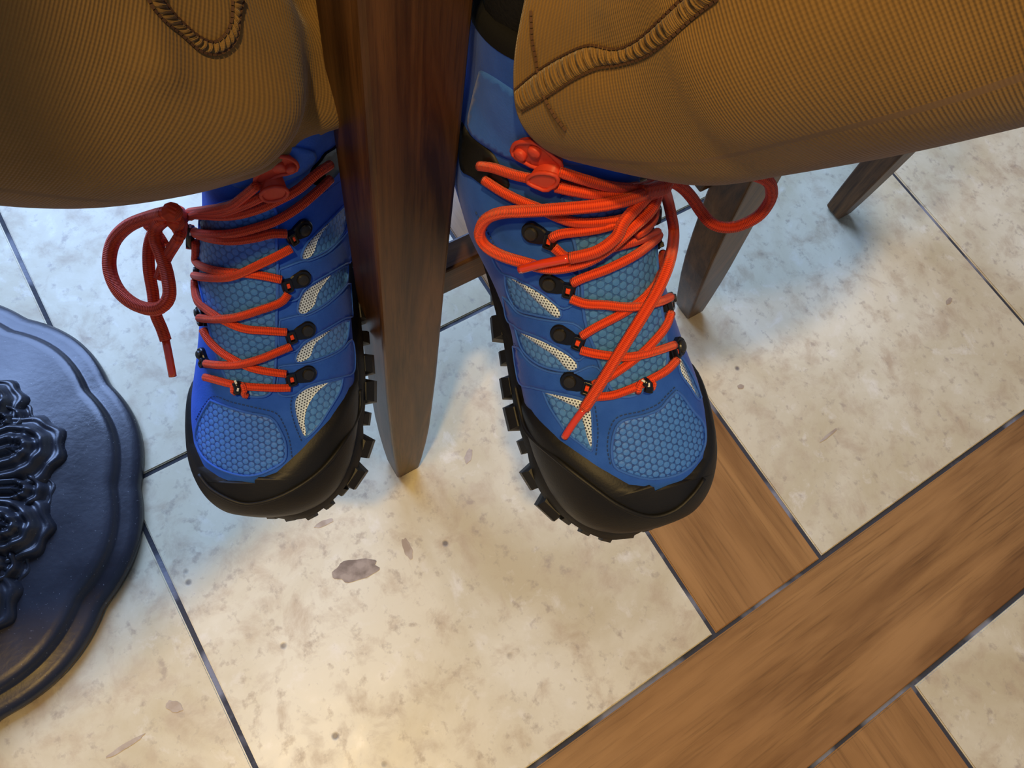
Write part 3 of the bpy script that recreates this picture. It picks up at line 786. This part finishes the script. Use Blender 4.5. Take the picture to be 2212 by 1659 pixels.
keeper(bR, (((1137,318), .0030), ((1165,310), .0030)), [(1118,312),(1124,298),(1140,292),(1165,293),(1185,305),(1204,325),(1216,338),(1215,352),(1190,352),(1160,345),(1135,332),(1122,325)],
       [(1160,358),(1170,344),(1190,339),(1208,342),(1216,352),(1208,370),(1198,382),(1172,376),(1160,366)])
bR.stitches([[(1318,1000),(1312,965),(1318,925),(1336,900),(1385,888),(1420,873),(1438,855),(1455,838)], [(1098,612),(1120,676),(1150,685),(1185,692)], [(1112,742),(1135,775),(1165,793),(1200,803)],
             [(1286,880),(1292,931),(1288,980)], [(1140,560),(1180,585),(1215,640)], [(1100,690),(1150,712),(1200,735)], [(1125,815),(1165,835),(1215,850)], [(1030,460),(1065,520),(1095,575)]])

# ======================= image-left boot (right foot)
bL = Boot('L', 'blue hiking boot left of the chair leg, beside the black table base'); bL.build()
bL.patch('toe_panel', [(457,864),(479,873),(525,888),(573,897),(591,906),(601,921),(615,951),(618,978),(612,997),(576,1018),(543,1027),(510,1024),(470,1009),(440,985),(425,951),(428,921),(440,891)], MAT['toe_mesh'], .0008, .0008, 'blue honeycomb mesh over the toe')
bL.patch('tongue', [(428,520),(434,600),(447,660),(462,730),(480,790),(502,835),(530,852),(570,855),(590,835),(596,760),(597,680),(598,600),(596,520),(588,440),(500,430),(440,470)], MAT['tongue_mesh'], .0012, .0009, 'teal blue mesh tongue')
for mesh, sl in (
    ([(739,817),(700,826),(660,838),(639,856),(635,879),(643,915),(655,943),(663,944),(687,920),(712,881),(733,845)],
     [(721,814),(681,828),(651,843),(639,858),(636,879),(645,915),(656,941),(660,933),(657,909),(663,879),(681,849),(705,828)]),
    ([(753,692),(742,692),(700,716),(657,741),(641,763),(637,781),(651,782),(675,778),(709,766),(736,751),(749,729)],
     [(713,712),(681,728),(657,743),(641,765),(638,781),(651,780),(669,768),(678,743),(699,724)]),
    ([(750,572),(742,574),(700,598),(658,626),(645,649),(642,676),(656,678),(680,668),(704,653),(730,630),(748,609)],
     [(712,594),(684,606),(658,627),(646,649),(643,675),(656,677),(676,659),(684,634),(699,611)]),
    ([(750,442),(742,444),(712,474),(682,502),(662,524),(650,548),(650,560),(664,558),(690,548),(710,536),(735,511),(747,485)],
     [(714,475),(684,503),(664,525),(652,546),(651,558),(664,556),(676,543),(684,518),(702,490)])):
    o = bL.patch('mesh_panel', mesh, MAT['side_mesh'], .0005, .0007, 'light blue mesh side window')
    bL.patch('dot_print', sl, MAT['dots'], .0009, None, 'white halftone dot print', parent=o, step=6)
for poly in ([(604,690),(643,680),(656,682),(680,672),(704,657),(730,634),(755,612),(760,680),(742,687),(700,711),(657,736),(636,758),(603,748)],
             [(603,790),(638,786),(651,786),(675,782),(709,770),(736,755),(758,735),(762,800),(739,813),(700,822),(660,834),(635,853),(600,848)],
             [(603,580),(650,562),(664,562),(690,552),(710,540),(735,515),(757,495),(760,560),(742,570),(700,594),(655,622),(640,646),(602,642)]):
    bL.patch('suede_band', poly, MAT['suede'], .0012, .0006, 'blue suede band carrying a lace hook')
P = bL.path([(796,842),(772,890),(735,950),(690,1008),(640,1046),(590,1070),(540,1080),(500,1070),(462,1048),(440,1020)], .0034); V, F, U = tube(P, .0014, 8); mk('rand_ridge', V, F, MAT['rubber'], bL.root)
bL.patch('ankle_strap', [(735,300),(720,318),(700,330),(690,345),(672,365),(668,385),(680,398),(705,392),(728,370),(738,345)], MAT['rubber'], .0014, None, 'black strap at the ankle')
bL.patch('collar_panel', [(500,345),(540,320),(600,312),(650,318),(680,330),(668,360),(620,385),(560,400),(515,402),(494,385),(492,360)], MAT['suede_rim'], .0012, None, 'blue suede ankle panel')
for a, b in (((652,492),(622,512)), ((650,600),(612,615)), ((661,711),(621,727)), ((663,806),(621,818))): bL.hook(a, b)
for a, b in (((440,765),(450,785)), ((436,675),(446,693)), ((413,585),(421,600))): bL.hook(a, b, False, .75)
LLs = [
 dict(p=[(627,834),(591,834),(537,831),(501,825),(470,817),(452,813)], l=.0030),
 dict(p=[(455,783),(485,784),(525,781),(567,768),(597,755),(626,743)], l=.0034, b=.001),
 dict(p=[(618,804),(576,798),(543,790),(516,777),(485,758),(461,734),(449,710)], l=.0030, b=-.0004),
 dict(p=[(443,686),(479,685),(516,679),(561,664),(603,647),(618,629)], l=.0034, b=.001),
 dict(p=[(618,713),(576,710),(531,706),(495,692),(470,677),(440,653),(426,627),(418,605)], l=.0030, b=-.0004),
 dict(p=[(418,595),(456,597),(494,594),(522,584),(557,566),(595,546),(623,530)], l=.0034, b=.001),
 dict(p=[(605,599),(570,591),(532,586),(489,584),(456,578),(426,566),(403,546),(397,520)], l=.0030, b=-.0004),
 dict(p=[(614,497),(583,497),(552,506),(507,513),(469,513),(426,505),(405,498)], l=.0036),
 dict(p=[(700,378),(671,406),(633,439),(595,465),(557,482),(507,497),(456,503),(415,500)], l=.0040),
 dict(p=[(698,344),(671,361),(633,394),(595,416),(557,437),(507,454),(456,463),(405,464)], l=.0045),
 dict(p=[(557,376),(532,401),(507,424),(469,447),(431,461),(400,468)], l=.0065),
 dict(p=[(567,401),(532,422),(494,442),(456,457),(415,468)], l=.006),
 # bow loop hanging over the side
 dict(p=[(392,466,.010),(368,460,'z',.555),(327,468,'z',.548),(279,487,'z',.540),(247,519,'z',.532),(236,560,'z',.526),(241,598,'z',.522),(260,633,'z',.520),(292,658,'z',.520),(327,668,'z',.522),(352,661,'z',.524),(366,636,'z',.526),(361,592,'z',.530),(349,554,'z',.534),(336,519,'z',.538),(338,487,'z',.544),(358,470,'z',.55),(388,472,.010)], r=.0034),
 dict(p=[(392,472,.010),(358,476,'z',.544),(333,500,'z',.536),(322,535,'z',.530),(322,582,'z',.524),(330,630,'z',.516),(336,677,'z',.510),(349,709,'z',.504),(358,735,'z',.500)], r=.0030),
 dict(p=[(396,478,.010),(390,505,'z',.545),(377,528,'z',.540),(358,560,'z',.532),(344,601,'z',.524)], r=.0028),
 dict(p=[(390,470,.010),(345,478,'z',.540),(318,484,'z',.532),(340,505,'z',.530),(356,530,'z',.528)], r=.0026),
 dict(p=[(372,458,'z',.560),(392,470,.013),(404,486,.012),(396,500,.010)], r=.0048),
 dict(p=[(380,480,'z',.552),(394,470,.015),(410,462,.011)], r=.0044),
 dict(p=[(418,487,.006),(406,503,.006),(412,525,.006),(434,540,.006)], r=.0022),
 dict(p=[(512,826,.0035),(510,836,.0055),(516,844,.0045)], r=.0018),
 dict(p=[(528,824,.0045),(534,834,.0055),(530,846,.0045),(538,852,.003)], r=.0018)]
bL.laces(LLs)
P = resample(cr([at_z((358, 735), .500), at_z((366, 775), .494), at_z((373, 813), .488)], 12), .003)
V, F, U = tube(P, .0021, 10); mk('aglet', V, F, MAT['aglet'], bL.root, label='glossy red lace tip')
bead(bL, [(517,818),(522,830),(520,843)], .0056)
bead(bL, [(412,488),(399,506),(402,530)], .0060)
keeper(bL, (((595,342), .0030), (( 619,346), .0026)), [(598,322),(618,326),(632,338),(632,352),(615,360),(596,364),(570,380),(556,384),(552,372),(566,352),(580,332)],
       [(560,386),(575,372),(592,369),(608,376),(609,386),(598,396),(580,402),(566,398)])
bL.stitches([[(425,905),(440,878),(462,856),(500,868),(550,880),(595,892),(612,915),(625,950),(630,985)], [(650,690),(690,676),(740,655)], [(655,795),(700,782),(745,765)], [(665,575),(700,560),(745,540)], [(632,850),(628,880),(637,918),(650,950)], [(640,440),(690,420),(735,390)]])

# ------------------------------------------------------------------ person: trouser legs, socks
person = empty('person', (.05, .5, .76), label='seated person in golden brown canvas trousers, knees apart, feet propped up', cat='person')
reg(person, Matrix.Translation((.05, .5, .76)))
RS = [((.076,.248,.650),.052,.053),((.090,.244,.667),.062,.063),((.120,.237,.695),.076,.078),((.155,.224,.738),.084,.084),((.205,.218,.80),.088,.087),((.262,.224,.87),.088,.088),((.295,.245,.925),.086,.086),((.275,.295,.935),.086,.086),((.21,.39,.905),.092,.092),((.14,.50,.875),.098,.098)]
LS = [((-.083,.282,.598),.056,.056),((-.100,.268,.620),.069,.066),((-.130,.250,.654),.082,.076),((-.175,.231,.700),.088,.083),((-.232,.21,.762),.088,.086),((-.295,.195,.832),.088,.088),((-.325,.205,.885),.086,.086),((-.30,.27,.90),.086,.086),((-.20,.39,.89),.092,.092),((-.07,.50,.875),.098,.098)]
def trouser(spec, creases, lobes):
    n, na = 150, 160
    S = cr([list(c) + [ra, rb] for c, ra, rb in spec], n); C_ = S[:, :3]; T_ = np.gradient(C_, axis=0); T_ /= np.linalg.norm(T_, axis=1)[:, None]
    V = []; UV = []; L = 0
    f = np.array([0, -1, 0.])
    for i in range(n):
        t = T_[i]; f = f - t * (f @ t); f /= np.linalg.norm(f); sd = np.cross(t, f)
        if i: L += np.linalg.norm(C_[i] - C_[i - 1])
        for j in range(na):
            a = 2 * math.pi * j / na
            w = 1 + .012 * math.sin(3 * a + L * 30) + .010 * math.sin(5 * a - L * 46 + 1)
            V.append(C_[i] + w * (math.cos(a) * f * S[i, 3] + math.sin(a) * sd * S[i, 4])); UV.append((j / na * .5, L))
    V = np.array(V)
    F = grid_faces(n, na)
    bv = BVHTree.FromPolygons([Vector(v) for v in V], F)
    cen = np.repeat(C_, na, axis=0); nor = V - cen; nor /= np.linalg.norm(nor, axis=1)[:, None]
    D = np.zeros(len(V))
    for pts, dep, wid in creases:
        Q = []
        for p in pts:
            loc, _, _, _ = bv.ray_cast(Vector(CAM), Vector(ray(p)))
            if loc is not None: Q.append(np.array(loc))
        if len(Q) < 2: continue
        Q = resample(cr(Q, 20), .004)
        d = np.min(np.linalg.norm(V[:, None] - Q[None], axis=2), axis=1) if len(Q) * len(V) < 4e6 else np.full(len(V), 9.)
        D += dep * np.exp(-(d / wid) ** 2)
    V = V + nor * D[:, None]
    TT = np.repeat(T_, na, axis=0)
    for p, z, amt, wid in lobes:
        q = at_z(p, z); d = np.linalg.norm(V - q, axis=1); V = V - TT * (amt * np.exp(-(d / wid) ** 2))[:, None]
    q = F[50 * na + 10]; e = np.cross(V[q[1]] - V[q[0]], V[q[2]] - V[q[0]])
    if e @ nor[q[0]] < 0: F = [tuple(reversed(q)) for q in F]
    o = mk('trouser_leg', V, F, MAT['cloth'], person, uv=UV)
    o.data.materials.append(MAT['cloth_in'])
    sm = o.modifiers.new('thick', 'SOLIDIFY'); sm.thickness = .0022; sm.offset = -1; sm.material_offset = 1; sm.material_offset_rim = 0
    return o, BVHTree.FromPolygons([Vector(v) for v in V], F)
CR_R = [([(1112,185),(1165,150),(1220,118),(1275,96),(1330,104),(1375,88),(1416,52),(1471,2)], -.004, .010),
        ([(1180,230),(1220,275)], -.004, .010), ([(1090,120),(1150,170)], .003, .016),
        ([(1480,330),(1560,250),(1640,150),(1720,40)], .004, .03), ([(1340,200),(1420,280),(1500,360)], .003, .03), ([(1250,40),(1330,20),(1400,8)], .004, .02), ([(1700,330),(1850,180),(1980,60)], -.004, .03)]
CR_L = [([(705,10),(712,60),(716,120)], -.013, .024), ([(500,330),(535,250),(565,160),(590,60),(600,5)], -.012, .013), ([(470,300),(510,190),(540,90),(560,10)], .007, .016), ([(660,290),(665,180),(640,60)], .009, .02),
        ([(330,20),(400,85),(460,115),(500,95),(515,20)], -.004, .012), ([(560,318),(600,305),(625,325)], -.008, .015), ([(250,460),(330,350),(400,230),(430,150)], .004, .035), ([(305,8),(312,70),(315,130)], .003, .006)]
tR, bvR = trouser(RS, CR_R, [((1190,190), .66, .022, .045), ((1080,-20), .685, -.030, .038)]); tR['label'] = 'right-hand trouser leg with a puckered seam'
tL, bvL = trouser(LS, CR_L, [((665,290), .63, .046, .046)]); tL['label'] = 'left-hand trouser leg with a deep fold above the hem'
def on(bv, p, lift):
    loc, nor, _, _ = bv.ray_cast(Vector(CAM), Vector(ray(p)))
    if loc is None: return None
    if nor.dot(Vector(ray(p))) > 0: nor = -nor
    return np.array(loc + nor * lift), np.array(nor)
def seam(bv, up, lo, parent, pitch=16):
    a = cr(up, 90); b = cr(lo, 90); m = 9; V = []; UV = []; keep = 0; s = 0
    for i in range(90):
        row = []
        for j in range(m):
            t = j / (m - 1); p = a[i] * (1 - t) + b[i] * t
            prof = .0016 * math.sin(math.pi * min(1, max(0, t))) ** .5 if 0 < t < 1 else -.0004
            puck = .0009 * math.sin(2 * math.pi * s / pitch + .4 * math.sin(s * .05)) * math.sin(math.pi * t)
            h = on(bv, p, prof + puck)
            if h is None: row = None; break
            row.append(h[0])
        if i < 89: s += np.linalg.norm(a[i + 1] - a[i])
        if row is None: continue
        V += row; UV += [(.01 * j / m, i * .0016) for j in range(m)]; keep += 1
    o = mk('felled_seam', V, grid_faces(keep, m, False), MAT['cloth'], parent, uv=UV)
    return o
def stitchline(bv, px, parent, r=.00055):
    pts = cr(px, 60); mb = MB(); Q = [on(bv, p, .0007) for p in pts]; Q = np.array([q[0] for q in Q if q is not None]); Q = resample(Q, .0019)
    for i in range(len(Q) - 1):
        c = (Q[i] + Q[i + 1]) / 2; t = Q[i + 1] - Q[i]; l = np.linalg.norm(t); t /= l; n = CAM - c; n /= np.linalg.norm(n); sd = np.cross(t, n)
        V, F = box_vf(c, t * l * .42, sd * r, n * .0005); mb.add(V, F)
    o = mb.build('stitching', MAT['brown_thread'], parent, smooth=False); o['kind'] = 'stuff'
upR = [(1113,193),(1164,151),(1219,118),(1274,96),(1329,104),(1373,88),(1416,52),(1471,0),(1520,-40)]
loR = [(1129,241),(1181,211),(1236,175),(1290,148),(1340,140),(1394,123),(1438,93),(1493,44),(1555,-5)]
seam(bvR, upR, loR, tR); stitchline(bvR, upR, tR); stitchline(bvR, loR, tR)
stitchline(bvR, [(1150,22),(1152,82),(1159,120),(1170,181),(1181,214),(1203,252),(1225,279)], tR)
upL = [(310,-20),(318,0),(347,40),(391,76),(427,108),(459,118),(488,108),(510,80),(515,36),(524,0)]
loL = [(345,-20),(351,0),(380,36),(416,69),(441,85),(463,89),(485,72),(497,47),(499,20),(499,0)]
seam(bvL, upL, loL, tL); stitchline(bvL, upL, tL); stitchline(bvL, loL, tL)
# hips of the trousers and socks inside the boots
V, F = [], []
for i in range(15):
    ph = math.pi * i / 14
    for j in range(32):
        a = 2 * math.pi * j / 32; V.append((.035 + .19 * math.sin(ph) ** .7 * math.cos(a), .56 + .125 * math.sin(ph) ** .7 * math.sin(a), .885 - .115 * math.cos(ph)))
mk('trouser_hips', V, grid_faces(15, 32), MAT['cloth'], person, uv=[(v[0], v[2]) for v in V])
for b, spec in ((bR, RS), (bL, LS)):
    P = cr([b.collar - b.cn * .05, b.collar + b.cn * .02, np.array(spec[2][0]), np.array(spec[4][0]), np.array(spec[5][0])], 30)
    V, F, _ = tube(P, np.linspace(.032, .05, 30), 24); mk('sock', V, F, MAT['sock'], person)
